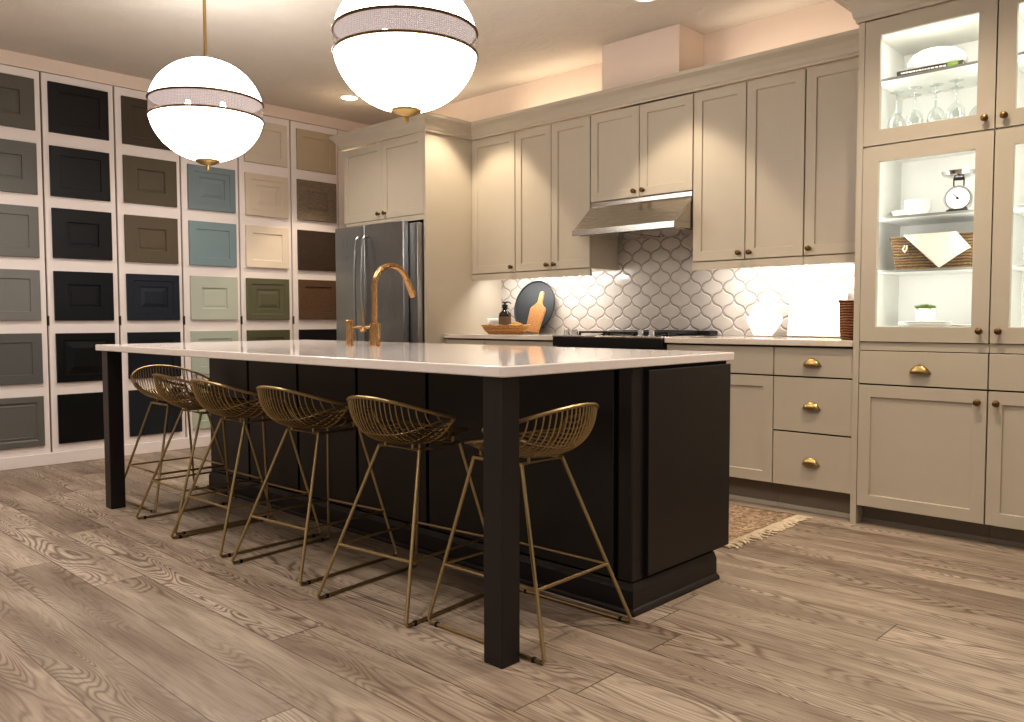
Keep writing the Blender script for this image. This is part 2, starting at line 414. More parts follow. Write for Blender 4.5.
PR = {
 SH: [(0, .016), (.002, .018), (.062, .018), (.065, .011)],
 SM: [(0, .016), (.002, .018), (.092, .018), (.097, .009), (.108, .009), (.112, .012)],
 BV: [(0, .014), (.004, .018), (.040, .018), (.050, .009), (.066, .013), (.070, .011)],
 RP: [(0, .016), (.002, .018), (.050, .018), (.054, .010), (.064, .010), (.108, .017)],
 DB: [(0, .016), (.002, .018), (.048, .018), (.052, .013), (.092, .013), (.094, .007), (.104, .007), (.130, .013)],
 SL: [(0, .016), (.003, .018)],
}
rowpos = ['top', 'second', 'third', 'fourth', 'fifth', 'bottom']
ylef = [1.49, 1.977, 2.475, 2.965, 3.450, 3.945]
for c in range(6):
    for r in range(6):
        rgb, kd, nm = G[c][r]
        lab = f"{nm} sample cabinet door {word[kd]}, {rowpos[r]}{' ' if r in (0,5) else ' from top '}in the {ordn[c]} display column"
        if 'wood' in nm:
            a = srgb(*rgb); m = wood('sample_'+nm.replace(' ', '_'), tuple(x*.55 for x in a[:3])+(1,), tuple(min(1, x*1.25) for x in a[:3])+(1,), 'x', 1.6)
        else: m = plain('sample_'+nm.replace(' ', '_')+f'_{c}{r}', srgb(*rgb), .42, var=.02, spec=.35)
        o = MB().rings(0, W_, 0, H_, 0, PR[kd]).build('sample_door', m, smooth=False)
        o.location = (XW+.030, ylef[c]+random.uniform(-.003, .003), 2.337-.4385*r+random.uniform(-.004, .004)); o.rotation_euler = (0, 0, PI/2)
        tag(o, lab, 'sample door', 'cabinet door samples on the display wall')

# ------------------------------------------------------------------ cabinet parts
SHK = [(0, .018), (.0015, .020), (.057, .020), (.060, .011)]
FLAT = [(0, .018), (.0015, .020)]
def knob_mb(x, z, y):
    return MB().lathe([(.011, 0), (.011, -.003), (.0055, -.006), (.0055, -.014), (.012, -.018), (.0155, -.023), (.0145, -.028), (.008, -.032), (.001, -.033)], (x, y, z), 20, 'y')
def cup_mb(x, z, y):
    mb = MB(); n, m = 16, 8; W, Hh, D = .046, .040, .026
    b = 0
    for j in range(m+1):
        ph = PI/2*j/m
        for i in range(n+1):
            th = PI*i/n
            mb.v.append((x-W*math.cos(th)*1.0*(math.cos(ph)**.35 if j < m else 0.001), y-D*math.sin(th)**.5*math.sin(ph)-.001 if 0 else y-.001-D*(1-(1-math.sin(th))**1.6)*(math.cos(ph)), z-.018+Hh*math.sin(ph)*(.25+.75*math.sin(th)**.6)))
    for j in range(m):
        for i in range(n):
            a = b+j*(n+1)+i; mb.f.append([a, a+1, a+n+2, a+n+1])
    # flange along the top against the drawer face
    mb.box(x-.047, x+.047, y-.003, y-.0005, z-.020, z-.012)
    return mb
def door(par, x0, x1, z0, z1, y=0, knob=None, prof=SHK):
    d = MB().rings(x0+.0015, x1-.0015, z0+.0015, z1-.0015, y, prof).build('door', M['cab'], par, smooth=False)
    if knob: knob_mb(knob[0], knob[1], y-.020).build('knob', M['bronze'], d)
    return d
def drawer(par, x0, x1, z0, z1, y=0, cup=True):
    d = MB().rings(x0+.0015, x1-.0015, z0+.0015, z1-.0015, y, FLAT).build('drawer', M['cab'], par, smooth=False)
    if cup:
        c = cup_mb((x0+x1)/2, (z0+z1)/2, y-.020).build('cup_pull', M['brass'], d)
        s = c.modifiers.new('solid', 'SOLIDIFY'); s.thickness = .002
    return d

# fridge surround with the cabinet over the fridge
t = thing('refrigerator_cabinet', 'greige surround with two short doors above the stainless refrigerator', 'cabinet', (FX0, FY+.02, 0))
w = FX1-FX0; dp = YW-FY-.022
MB().box(0, .02, 0, dp, 0, UT).build('side_panel', M['cab'], t, smooth=False)
MB().box(w-.024, w, -.02, dp, 0, UT).build('side_panel', M['cab'], t, smooth=False)
MB().box(.02, w-.024, .001, dp, 1.795, UT).build('carcass', M['gap'], t, smooth=False)
MB().box(.021, w-.025, -.016, .0, 1.760, 1.799).build('rail', M['cab'], t, smooth=False)
door(t, .0, w/2-.006, 1.80, UT-.004, 0, (w/2-.045, 1.845)); door(t, w/2-.006, w-.026, 1.80, UT-.004, 0, (w/2+.033, 1.845))

# wall cabinets
def upper(x0, x1, zb, splits, knobs, label, rail=True):
    t = thing('wall_cabinet', label, 'cabinet', (x0, UY+.02, 0), 0, 'wall cabinets along the back wall')
    w = x1-x0
    MB().box(.001, w-.001, .002, YW-UY-.021, zb, UT).build('carcass', M['cab'], t, smooth=False)
    xs = [0]+splits+[w]
    for i in range(len(xs)-1):
        kx = knobs[i]; door(t, xs[i]+.001, xs[i+1]-.001, zb+.004, UT-.006, 0, (xs[i+1]-.034 if kx == 'r' else xs[i]+.034, zb+.042))
    if rail:
        MB().box(.0, w, -.018, .004, zb-.046, zb-.001).build('light_rail', M['cab'], t, smooth=False)
        MB().box(.03, w-.03, .006, .024, zb-.012, zb-.001).build('light_strip', M['strip'], t, smooth=False)
    return t
upper(-4.653, -4.193, UB, [], ['r'], 'single-door greige wall cabinet beside the refrigerator surround')
upper(-4.191, -3.492, UB, [.350], ['r', 'l'], 'two-door greige wall cabinet between the hood and the single door one by the refrigerator')
upper(-3.490, -2.699, 1.805, [.397], ['r', 'l'], 'short two-door greige wall cabinet directly above the range hood', rail=False)
upper(-2.697, -1.995, UB, [.350], ['r', 'l'], 'two-door greige wall cabinet just right of the range hood')
upper(-1.993, -1.596, UB, [], ['l'], 'single-door greige wall cabinet against the glass display cabinet')

# crown mouldings
cove = [(0, UT), (.012, UT), (.014, UT+.012), (.020, UT+.020), (.028, UT+.045), (.045, UT+.075), (.068, UT+.098), (.070, UT+.118), (0, UT+.118)]
o = MB().sweep([(FX0-.022, YW-.003), (FX0-.022, FY), (FX1+.003, FY), (FX1+.003, UY), (-1.624, UY)][0:5], [(p, z) for p, z in cove]).build('crown_molding', M['cab'], smooth=False)
tag(o, 'greige crown moulding running along the top of the wall cabinets', 'moulding')
cv2 = [(0, 2.457), (.010, 2.457), (.012, 2.470), (.020, 2.480), (.028, 2.515), (.048, 2.56), (.10, 2.60), (.15, 2.622), (.152, 2.65), (0, 2.65)]
o = MB().sweep([(TX[0], YW-.003), (TX[0], TY-.0), (TX[3]+.01, TY-.0), (TX[3]+.01, YW-.003)], cv2).build('crown_molding', M['cab'], smooth=False)
tag(o, 'deeper crown moulding on top of the tall glass display cabinets', 'moulding')

# ------------------------------------------------------------------ range hood
HX0, HX1 = -3.486, -2.703
t = thing('range_hood', 'stainless steel under-cabinet range hood above the cooktop', 'hood', (HX0, 0, 0)); w = HX1-HX0
MB().prism([(4.235, 1.575), (4.235, 1.605), (4.425, 1.775), (4.425, 1.803), (YW-.016, 1.803), (YW-.016, 1.575)], 0, w, 'x').build('canopy', M['steelh'], t, bevel=.002, smooth=False)
MB().box(.02, w/2-.01, 4.27, 4.70, 1.569, 1.5745).build('filter', M['chrome'], t); MB().box(w/2+.01, w-.02, 4.27, 4.70, 1.569, 1.5745).build('filter', M['chrome'], t)
MB().box(0, w, 4.226, 4.2345, 1.570, 1.606).build('front_lip', M['steelh'], t, smooth=False)
for z in (.0,):
    MB().tube([(w+.001, 4.262, 1.612), (w+.001, 4.428, 1.760), (w+.001, 4.56, 1.612)], .003, 6, closed=True).build('side_trim', M['steelh'], t)

# ------------------------------------------------------------------ backsplash
o = MB().box(FX1+.001, -1.596, YW-.012, YW-.001, CT+.001, 1.83).build('tile_backsplash', M['tile'], smooth=False)
tag(o, 'white arabesque lantern tile backsplash behind the cooktop', 'backsplash')

# ------------------------------------------------------------------ base cabinets
def base_carcass(t, w, zb=.139):
    MB().box(.001, w-.001, .002, YW-LY-.021, zb, .880).build('carcass', M['gap'], t, smooth=False)
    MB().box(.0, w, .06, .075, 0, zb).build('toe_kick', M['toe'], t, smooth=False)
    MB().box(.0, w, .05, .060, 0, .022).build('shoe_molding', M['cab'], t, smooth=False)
BG = 'base cabinets along the back wall'
def basec(x0, x1, label):
    return thing('base_cabinet', label, 'cabinet', (x0, LY+.02, 0), 0, BG)
t = basec(-4.653, -4.228, 'greige base cabinet nearest the refrigerator, under the woven tray'); base_carcass(t, .425)
drawer(t, 0, .425, .722, .874); door(t, 0, .425, .139, .717, 0, (.39, .67))
t = basec(-4.226, -3.548, 'greige base cabinet directly left of the range'); base_carcass(t, .678)
drawer(t, 0, .678, .722, .874); door(t, 0, .339, .139, .717, 0, (.305, .67)); door(t, .339, .678, .139, .717, 0, (.373, .67))
t = basec(-2.693, -2.021, 'greige base cabinet with shaker doors directly right of the range'); base_carcass(t, .672)
drawer(t, 0, .672, .722, .874); door(t, 0, .336, .139, .717, 0, (.30, .67)); door(t, .336, .672, .139, .717, 0, (.37, .67))
t = basec(-2.019, -1.596, 'three-drawer greige base cabinet with brass cup pulls'); base_carcass(t, .423)
drawer(t, 0, .423, .722, .874); drawer(t, 0, .423, .430, .717); drawer(t, 0, .423, .139, .425)
for x0, x1, lab in ((-4.652, -3.546, 'pale stone countertop left of the range'), (-2.695, -1.596, 'pale stone countertop right of the range')):
    tag(MB().box(x0, x1, LY-.022, YW-.013, .882, CT).build('countertop', M['quartz2'], bevel=.003), lab, 'countertop')

# ------------------------------------------------------------------ range
RX0, RX1 = -3.543, -2.698
t = thing('kitchen_range', 'stainless range with black front and gas cooktop', 'range', (RX0, 0, 0)); w = RX1-RX0
MB().box(.002, w-.002, LY, YW-.015, .03, .845).build('body', M['black'], t, smooth=False)
MB().box(0, w, LY-.045, YW-.014, .846, .906).build('front_band', M['black'], t, bevel=.004)
MB().box(.0, w, LY-.05, YW-.014, .9065, .918).build('cooktop', M['steelh'], t, bevel=.003)
d = MB().box(.02, w-.02, LY-.03, LY-.001, .22, .80).build('oven_door', M['black'], t, bevel=.004)
MB().tube([(.06, LY-.075, .76), (w-.06, LY-.075, .76)], .011, 10).tube([(.09, LY-.075, .76), (.09, LY-.03, .76)], .008, 8).tube([(w-.09, LY-.075, .76), (w-.09, LY-.03, .76)], .008, 8).build('handle', M['steel'], d)
for kx in (.06, .13, w-.20, w-.12):
    MB().lathe([(.024, 0), (.024, .004), (.019, .006), (.018, .034), (.014, .038), (.001, .038)], (kx, LY+.03, .918), 20).build('knob', M['chrome'], t)
for gx in (.10, .34, .58):
    mb = MB()
    x0, x1 = gx, gx+.21
    for yy in (4.25, 4.36, 4.47, 4.58): mb.box(x0, x1, yy-.006, yy+.006, .934, .944)
    for xx in (x0+.006, (x0+x1)/2, x1-.006): mb.box(xx-.006, xx+.006, 4.245, 4.585, .930, .943)
    for xx in (x0+.006, x1-.006):
        for yy in (4.25, 4.58): mb.box(xx-.007, xx+.007, yy-.007, yy+.007, .918, .935)
    mb.build('grate', M['black'], t, bevel=.002)
    MB().lathe([(.05, .0), (.05, .006), (.03, .010), (.028, .014), (.001, .015)], (gx+.105, 4.42, .918), 20).build('burner', M['black'], t)
MB().box(.06, w+.10-.09, 4.625, 4.725, .918, .948).build('rear_vent', M['black'], t, bevel=.004)

# ------------------------------------------------------------------ refrigerator
t = thing('refrigerator', 'stainless steel french-door refrigerator in the greige surround', 'refrigerator', (FX0+.023, 0, 0)); w = FX1-FX0-.05
fw_ = .875
MB().box(.005, .970, 3.905, YW-.03, .02, 1.735).build('body', M['steel'], t, bevel=.004)
mid = fw_*.455
for x0, x1, hx in ((0, mid-.003, mid-.045), (mid+.003, fw_, mid+.045)):
    d = MB().box(x0, x1, 3.850, 3.902, .70, 1.755).build('door', M['steel'], t, bevel=.008)
    sg = 1
    pts = [(hx, 3.85-.004, 1.66), (hx, 3.82, 1.66), (hx, 3.80, 1.635)]+[(hx, 3.80-.018*math.sin(PI*i/10), 1.62-.77*i/10) for i in range(11)]+[(hx, 3.80, .835), (hx, 3.82, .81), (hx, 3.846, .81)]
    MB().tube(pts, .012, 10).build('handle', M['steel'], d)
d = MB().box(0, fw_, 3.850, 3.902, .06, .690).build('freezer_drawer', M['steel'], t, bevel=.008)
MB().tube([(.08, 3.846, .62), (.08, 3.80, .62), (fw_-.08, 3.80, .62), (fw_-.08, 3.846, .62)], .012, 10).build('handle', M['steel'], d)

# ------------------------------------------------------------------ tall display cabinets
def tall(x0, x1, kside, label, left_panel):
    t = thing('display_cabinet', label, 'cabinet', (x0, TY+.02, 0), 0, 'tall glass-door display cabinets')
    w = x1-x0; D = 4.60-TY-.02; B = YW-TY-.023; p = .018
    MB().box(.001, w-.001, .002, B, .092, .905).build('base_carcass', M['gap'], t, smooth=False)
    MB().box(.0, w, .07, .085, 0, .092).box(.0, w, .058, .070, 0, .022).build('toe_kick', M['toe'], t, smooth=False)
    MB().box(.0, w, -.012, .002, .869, .908).build('rail', M['cab'], t, smooth=False)
    up = MB().box(0, p, 0, B, .906, 2.455).box(w-p, w, 0, B, .906, 2.455).box(p, w-p, D, B, .906, 2.455)
    up.box(p, w-p, .0, D, .906, .962).box(p, w-p, .0, D, 1.845, 1.905).box(p, w-p, .0, D, 2.40, 2.455)
    up.build('upper_carcass', M['cabin'], t, smooth=False)
    MB().box(.0, w, -.001, .0, .906, .915).box(0, .004, -.001, 0, .91, 2.45).build('carcass_edge', M['gap'], t, smooth=False)
    if left_panel: MB().box(-.030, -.001, -.020, B, 0, 2.455).build('end_panel', M['cab'], t, smooth=False)
    kx = w-.037 if kside == 'r' else .037
    for z0, z1, kz in ((.910, 1.852, .966), (1.857, 2.453, 1.906)):
        d = MB().frame(.002, w-.002, z0+.0015, z1-.0015, -.0015, .020, .071).build('glass_door', M['cab'], t, smooth=False)
        MB().box(.068, w-.068, -.010, -.007, z0+.068, z1-.068).build('pane', M['glass'], d, smooth=False)
        knob_mb(kx, kz, -.0215).build('knob', M['bronze'], d)
    drawer(t, .0, w, .703, .866)
    door(t, .0, w, .094, .699, 0, (kx, .645))
    for z in (1.250, 1.510, 2.175):
        sh = MB().box(p+.001, w-p-.001, .045, D-.001, z, z+.009).build('shelf', M['shelfglass'], t, smooth=False); MB().box(p+.001, w-p-.001, .041, .0449, z-.003, z+.009).build('shelf_edge', M['shelfedge'], sh, smooth=False)
    for sx in (p+.014, w-p-.022):
        MB().box(sx, sx+.008, .006, .016, .975, 1.84).build('light_strip', M['strip'], t, smooth=False)
    MB().box(.06, w-.06, .012, .026, 2.392, 2.3995).build('light_strip', M['strip'], t, smooth=False)
    return t
tall(TX[1], TX[2]-.001, 'r', 'tall greige display cabinet holding the books, scale and basket', True)
tall(TX[2]+.001, TX[3], 'l', 'tall greige display cabinet at the right edge of the photo', False)

# ------------------------------------------------------------------ island
IX0, IX1, IY0, IY1, IT = -4.752, -1.628, 1.669, 3.0, .891
IB = .858
BX0, BX1, BY0, BY1 = -4.745, -1.641, 2.32, 2.964
t = thing('kitchen_island', 'long espresso-brown kitchen island on a moulded plinth with corner posts', 'island', (0, 0, 0))
MB().box(BX0+.02, BX1-.02, BY0+.02, BY1-.02, .105, IB).build('body', M['darkgap'], t, smooth=False)
seams = [-4.745, -4.279, -3.765, -3.245, -2.728, -2.212, -1.713]
for a, b in zip(seams[:-1], seams[1:]):
    MB().rings(a+.010, b-.010, .112, IB-.001, BY0+.019, [(0, .019), (.002, .021)]).build('front_panel', M['dark'], t, smooth=False)
MB().box(-1.705, BX1-.002, BY0-.002, BY0+.062, .106, IB).build('corner_post', M['dark'], t, bevel=.006)
MB().box(BX1-.02, BX1-.006, BY0+.06, BY1, .106, IB).build('end_backing', M['darkgap'], t, smooth=False)
e = MB().rings(0, BY1-BY0-.075, .118, IB-.012, 0, [(0, .018), (.002, .020)]); e.xf(Matrix.Translation((BX1-.006, BY0+.075, 0)) @ Matrix.Rotation(PI/2, 4, 'Z')); e.build('end_panel', M['dark'], t, smooth=False)
MB().rings(BX0+.02, -3.2, .118, IB-.012, 0, [(0, .018), (.002, .02)]).rings(-3.19, BX1-.02, .118, IB-.012, 0, [(0, .018), (.002, .02)]).xf(Matrix.Translation((BX0+BX1, BY1-.02, 0)) @ Matrix.Rotation(PI, 4, 'Z')).build('kitchen_side_panel', M['dark'], t, smooth=False)
MB().box(BX0, BX0+.021, BY0, BY1-.03, .106, IB).build('end_panel', M['dark'], t, smooth=False)
pp = [(-.09, 0), (.026, 0), (.026, .010), (.020, .018), (.012, .022), (.012, .082), (.004, .096), (.0, .105), (-.09, .105)]
MB().sweep([(BX0, 2.872), (BX0, BY0), (BX1, BY0), (BX1, 2.872)][::1], [(o_, z) for o_, z in pp]).box(BX0+.08, BX1-.08, 2.862, 2.872, 0, .105).build('plinth', M['dark'], t, smooth=False)
for lx in (-4.687, -1.728):
    MB().box(lx, lx+.077, 1.683, 1.760, 0, IB).build('leg', M['dark'], t, bevel=.003)
mb = MB(); r = .03
poly = []
for cx, cy, a0 in ((IX1-r, IY0+r, -90), (IX1-.012, IY1-.012, 0), (IX0+.012, IY1-.012, 90), (IX0+.02, IY0+.02, 180)):
    rr = r if cx == IX1-r else (.02 if a0 == 180 else .012)
    for k in range(7):
        a = math.radians(a0+15*k); poly.append((cx+rr*math.cos(a), cy+rr*math.sin(a)))
mb.prism(poly, IB+.0005, IT, 'z')
tag(mb.build('island_countertop', M['quartz'], bevel=.0035), 'glossy white quartz countertop on the dark island', 'countertop')

# ------------------------------------------------------------------ faucet
t = thing('faucet', 'brushed copper gooseneck faucet standing on the white island countertop', 'faucet', (-3.352, 2.512, IT))
MB().lathe([(.031, 0), (.031, .003), (.0275, .005), (.0275, .112), (.026, .116), (.001, .117)], n=28).build('base', M['copper'], t)
R_ = .107; zc = .300
pts = [(0, 0, .115), (0, 0, .20), (0, 0, zc)]+[(0, R_-R_*math.cos(a), zc+R_*math.sin(a)) for a in [PI*i/16 for i in range(1, 15)]]
MB().tube(pts, .0145, 14).build('neck', M['copper'], t)
p1 = Vector(pts[-1]); d1 = (Vector(pts[-1])-Vector(pts[-2])).normalized()
MB().tube([p1, p1+d1*.012, p1+d1*.06, p1+d1*.095, p1+d1*.10], [.0145, .017, .0175, .0195, .016], 14).build('spray_head', M['copper'], t)
MB().lathe([(.022, 0), (.022, .003), (.0185, .005), (.0185, .118), (.0215, .119), (.0215, .127), (.017, .131), (.001, .132)], (-.152, -.045, 0), 24).build('side_post', M['copper'], t)
MB().tube([(-.152, -.045, .094), (-.02, -.006, .094)], .007, 10).build('bridge_bar', M['copper'], t)
MB().tube([(-.072, -.022, .094), (-.072, -.022, .12), (-.074, -.020, .185)], [.008, .0065, .005], 10).lathe([(.012, 0), (.016, .012), (.012, .024), (.001, .025)], (-.072, -.022, .07), 14).build('lever', M['copper'], t)

# ------------------------------------------------------------------ stools
def bez(p0, p1, p2, p3, n):
    out = []
    for i in range(n+1):
        s = i/n; out.append(tuple((1-s)**3*a+3*(1-s)**2*s*b+3*(1-s)*s*s*c+s**3*d for a, b, c, d in zip(p0, p1, p2, p3)))
    return out
HW = .212
def rim_pt(ph):            # ph 0 (left arm tip) .. pi (right arm tip)
    s = math.sin(ph); return (-HW*math.cos(ph), .0-.236*s**.9, .678+.078*s**1.2)
def zu(x): return .574+.104*(abs(x)/HW)**2.8
def make_stool():
    t = thing('counter_stool', 'x', 'stool', (0, 0, 0), 0, 'gold wire counter stools along the island')
    px, py, pz, oy = .103, .108, .560, .042; fx, fyb, fyf = .226, .262, .246
    for sx in (-1, 1):
        for sy, fy in ((-1, fyb), (1, fyf)):
            MB().tube([(sx*px, sy*py+oy, pz), (sx*fx, sy*fy, .018), (sx*fx, sy*(fy-.006), .0085), (sx*fx, sy*(fy-.02), .007)], .0066, 8).build('leg', M['wire'], t)
            MB().lathe([(.0085, 0), (.0085, .013), (.001, .014)], (sx*fx, sy*(fy-.04), 0), 10).build('foot_glide', M['rubber'], t)
        MB().tube([(sx*fx, -fyb+.018, .0072), (sx*fx, fyf-.018, .0072)], .0064, 8).build('floor_runner', M['wire'], t)
    k = (pz-.2)/(pz-.018); bx = px+(fx-px)*k; by0 = -py+oy+(-fyb+py-oy)*k; by1 = py+oy+(fyf-py-oy)*k
    for by in (by0, by1): MB().tube([(-bx, by, .2), (bx, by, .2)], .0058, 8).build('footrest', M['wire'], t)
    for sx in (-1, 1): MB().tube([(sx*bx, by0, .2), (sx*bx, by1, .2)], .0048, 8).build('side_bar', M['wire'], t)
    MB().tube([(-px, -py+oy, pz), (px, -py+oy, pz), (px, py+oy, pz), (-px, py+oy, pz)], .0062, 8, closed=True).build('seat_frame', M['wire'], t)
    for sx in (-1, 1):
        for sy in (-1, 1): MB().tube([(sx*px*.68, sy*py+oy, pz), (sx*px*.68, sy*py+oy, pz+.024)], .0055, 8).build('seat_mount', M['wire'], t)
    rim = [rim_pt(PI*i/40) for i in range(41)]
    MB().tube(rim, .0068, 8).build('rim', M['wire'], t)
    U = [(x, .0, zu(x)) for x in [HW*math.sin(-PI/2+PI*i/28) for i in range(29)]]
    MB().tube(U, .0068, 8).build('front_rib', M['wire'], t)
    # front lip
    LW = .180
    lip = bez((-LW, .0, zu(LW)), (-LW, .12, .622), (-.14, .205, .604), (0, .212, .600), 10)+bez((0, .212, .600), (.14, .205, .604), (LW, .12, .622), (LW, .0, zu(LW)), 10)[1:]
    MB().tube(lip, .0055, 8).build('front_lip', M['wire'], t)
    def lip_at(x):
        q = min(range(len(lip)), key=lambda i: abs(lip[i][0]-x)); return lip[q]
    def wire_path(x):
        # find rim point with this x
        ph = math.acos(max(-1, min(1, -x/HW))); r0 = rim_pt(ph); u0 = (x, .0, zu(x)); zb = zu(x)
        dy = r0[1]
        return bez(r0, (x*.99, r0[1]+.008, zb+(r0[2]-zb)*.36), (x, dy*.70, zb-.010), u0, 14)
    mb = MB(); N = 25
    for i in range(N):
        x = -HW*.955+2*HW*.955*i/(N-1)
        path = wire_path(x)
        if abs(x) < LW-.004:
            l = lip_at(x); l = (x, l[1], l[2]); zb = zu(x)
            path = path+bez(path[-1], (x, l[1]*.4, zb-.004), (x, l[1]*.75, zb*.5+l[2]*.5-.008), l, 8)[1:]
        mb.tube(path, .0030, 5, cap=False)
    # cross rods of the mesh
    for fr in (.48, .74, .88):
        row = []
        for i in range(25):
            x = -HW*.965+2*HW*.965*i/24; p = wire_path(x); q = fr*14; a = int(q); f = q-a
            row.append(tuple(p[a][j]*(1-f)+p[min(14, a+1)][j]*f for j in range(3)))
        mb.tube(row, .0026, 5, cap=False)
    for fr in (.3, .6, .85):
        row = []
        for i in range(17):
            x = -LW*.96+2*LW*.96*i/16; l = lip_at(x); y = l[1]*fr; zb = zu(x)
            row.append((x, y, zb*(1-fr)+l[2]*fr-.012*math.sin(PI*fr)))
        mb.tube(row, .0026, 5, cap=False)
    mb.build('wire_seat', M['wire'], t)
    return t
st = make_stool()
spots = [
 (-2.358, 1.930, 6, 'gold wire bucket stool facing the island, immediately left of the near island leg'),
 (-2.990, 1.925, 5.5, 'gold wire bucket stool facing the island, second to the left of the near island leg'),
 (-3.546, 1.908, 1.5, 'gold wire bucket stool facing the island, middle one of the row'),
 (-4.045, 1.945, 0, 'gold wire bucket stool partly overlapping the far sideways stool'),
 (-4.59, 2.035, -90, 'farthest gold wire stool, turned sideways beside the far island leg'),
 (-1.848, 2.008, 91.5, 'nearest gold wire stool, turned sideways behind the near island leg'),
]
for i, (x, y, a, lab) in enumerate(spots):
    if i == 0: st.location = (x, y, 0); st.rotation_euler = (0, 0, math.radians(a)); st['label'] = lab
    else: dup(st, (x, y, 0), math.radians(a), lab)

# ------------------------------------------------------------------ pendants
def make_pendant():
    R = .292; ZS = .917; t = thing('globe_pendant', 'x', 'pendant light', (0, 0, 0), 0, 'globe pendants over the island')
    zb = .165*R
    up = [(math.sqrt(max(0, R*R-z*z)), z) for z in [R*math.sin(a) for a in [math.asin(.165)+(PI/2-math.asin(.165))*i/18 for i in range(19)]]]
    up[-1] = (.001, R); up = [(r, z*ZS) for r, z in up]; zb *= ZS
    MB().lathe(up, n=64, cap=False).build('upper_shade', M['globe'], t)
    MB().lathe([(r, -z) for r, z in up], n=64, cap=False).build('lower_shade', M['globe'], t)
    Rb = up[0][0]
    MB().lathe([(Rb-.001, -zb+.005), (R-.003, 0), (Rb-.001, zb-.005)], n=96, cap=False).build('glass_band', M['band'], t)
    for z in (-zb, zb):
        MB().tube([(Rb*math.cos(2*PI*i/72)*1.006, Rb*math.sin(2*PI*i/72)*1.004, z) for i in range(72)], .0062, 8, closed=True).build('ring', M['bronze'], t)
    for z in (-zb, zb): MB().lathe([(Rb-.004, z-.002), (Rb-.004, z+.002)], n=64).build('added_glow_disc', M['disc'], t)  # added discs: close off the bright shades and glow to lift the band
    R = R*ZS
    for k in range(3):
        a = 2*PI*k/3+.5; MB().lathe([(.001, -.036), (.02, -.030), (.026, -.012), (.02, .010), (.012, .024), (.012, .036), (.001, .037)], (.10*math.cos(a), .10*math.sin(a), .0), 14).build('bulb', M['bulb'], t)
    MB().lathe([(.001, R+.012), (.012, R+.012), (.05, R+.004), (.06, R-.006), (.05, R-.012)][::-1]+[], n=28, cap=False).build('top_cap', M['brass'], t)
    MB().lathe([(.062, -R+.006), (.060, -R-.002), (.040, -R-.014), (.012, -R-.020), (.010, -R-.022), (.010, -R-.044), (.006, -R-.048), (.001, -R-.048)], n=28, cap=False).build('finial', M['brass'], t)
    return t
pend = make_pendant()
PX1, PY1, PZ1 = (-2.651, 2.155, 2.136)
PX2, PY2, PZ2 = (-4.244, 2.09, 2.137)
def finish(p, z, stemlab):
    L = CZ-z
    MB().tube([(0, 0, .27), (0, 0, L-.02)], .0085, 12).build('stem', M['brass'], p)
    MB().lathe([(.065, L-.001), (.065, L-.014), (.05, L-.022), (.012, L-.026), (.001, L-.026)], n=28).build('canopy', M['brass'], p)
p2 = dup(pend, (PX2, PY2, PZ2), 0, 'farther glowing globe pendant with brass stem, in front of the sample wall')
pend.location = (PX1, PY1, PZ1); pend['label'] = 'nearer glowing globe pendant, cut off by the top of the photo'
finish(pend, PZ1, ''); finish(p2, PZ2, '')

# ------------------------------------------------------------------ downlights and added fill spots
def make_can():
    t = thing('recessed_downlight', 'x', 'downlight', (0, 0, CZ), 0, 'recessed ceiling downlights')
    MB().lathe([(.085, -.0005), (.085, -.005), (.068, -.006), (.064, -.002)], n=32, cap=False).build('trim_ring', M['offwhite'], t)
    MB().lathe([(.064, -.0022), (.001, -.0022)], n=32, cap=False).build('lens', M['can'], t)
    return t
can = make_can()
def spot(x, y, z, e, ang, blend, rad=.05, col=(1, .84, .64)):
    l = bpy.data.lights.new('downlight_or_fill_lamp', 'SPOT'); l.energy = e; l.spot_size = math.radians(ang); l.spot_blend = blend; l.shadow_soft_size = rad; l.color = col
    o = bpy.data.objects.new('downlight_or_fill_lamp', l); COL.objects.link(o); o.location = (x, y, z); return o
cans = [(-2.73, 3.965, 'downlight in the ceiling above the range hood'), (-5.72, 4.05, 'downlight in the ceiling above the refrigerator corner'),
        (-4.33, 4.04, 'downlight in the ceiling above the left wall cabinets'), (-1.15, 3.30, 'downlight in the ceiling in front of the display cabinets')]
for i, (x, y, lab) in enumerate(cans):
    if i == 0: can.location = (x, y, CZ); can['label'] = lab
    else: dup(can, (x, y, CZ), 0, lab)
    spot(x, y, CZ-.02, 60, 76, .30) if i != 3 else spot(x, y, CZ-.02, 95, 125, .9)
room_fill = [(-5.2, 1.2), (-5.2, 3.0), (-3.4, .9), (-1.7, .7), (-.6, 2.4), (0, .4), (-2.2, -1.), (-4.4, -.8)]  # added fill spots that brighten the room, no fixtures belong to them
for i, (x, y) in enumerate(room_fill):
    spot(x, y, CZ-.02, 66, 140, .8, .10, (1, .90, .80))

def area(name, loc, sx, sy, e, col, rot=(0, 0, 0)):
    l = bpy.data.lights.new(name, 'AREA'); l.shape = 'RECTANGLE'; l.size = sx; l.size_y = sy; l.energy = e; l.color = col
    o = bpy.data.objects.new(name, l); COL.objects.link(o); o.location = loc; o.rotation_euler = rot; return o
# under-cabinet strips
area('under_cabinet_lamp', (-4.05, 4.50, 1.345), .95, .03, 4.8, (1, .97, .92), (math.radians(38), 0, 0))
area('under_cabinet_lamp', (-2.13, 4.50, 1.345), .95, .03, 5.6, (1, .97, .92), (math.radians(38), 0, 0))
area('above_cabinet_lamp', (-5.1, 4.45, 2.56), .9, .05, 1.3, (1, .80, .58), (math.radians(180), 0, 0))
area('above_cabinet_lamp', (-4.0, 4.62, 2.56), .9, .05, 1.3, (1, .80, .58), (math.radians(180), 0, 0))
area('above_cabinet_lamp', (-2.2, 4.62, 2.56), .9, .05, .9, (1, .82, .64), (math.radians(180), 0, 0))
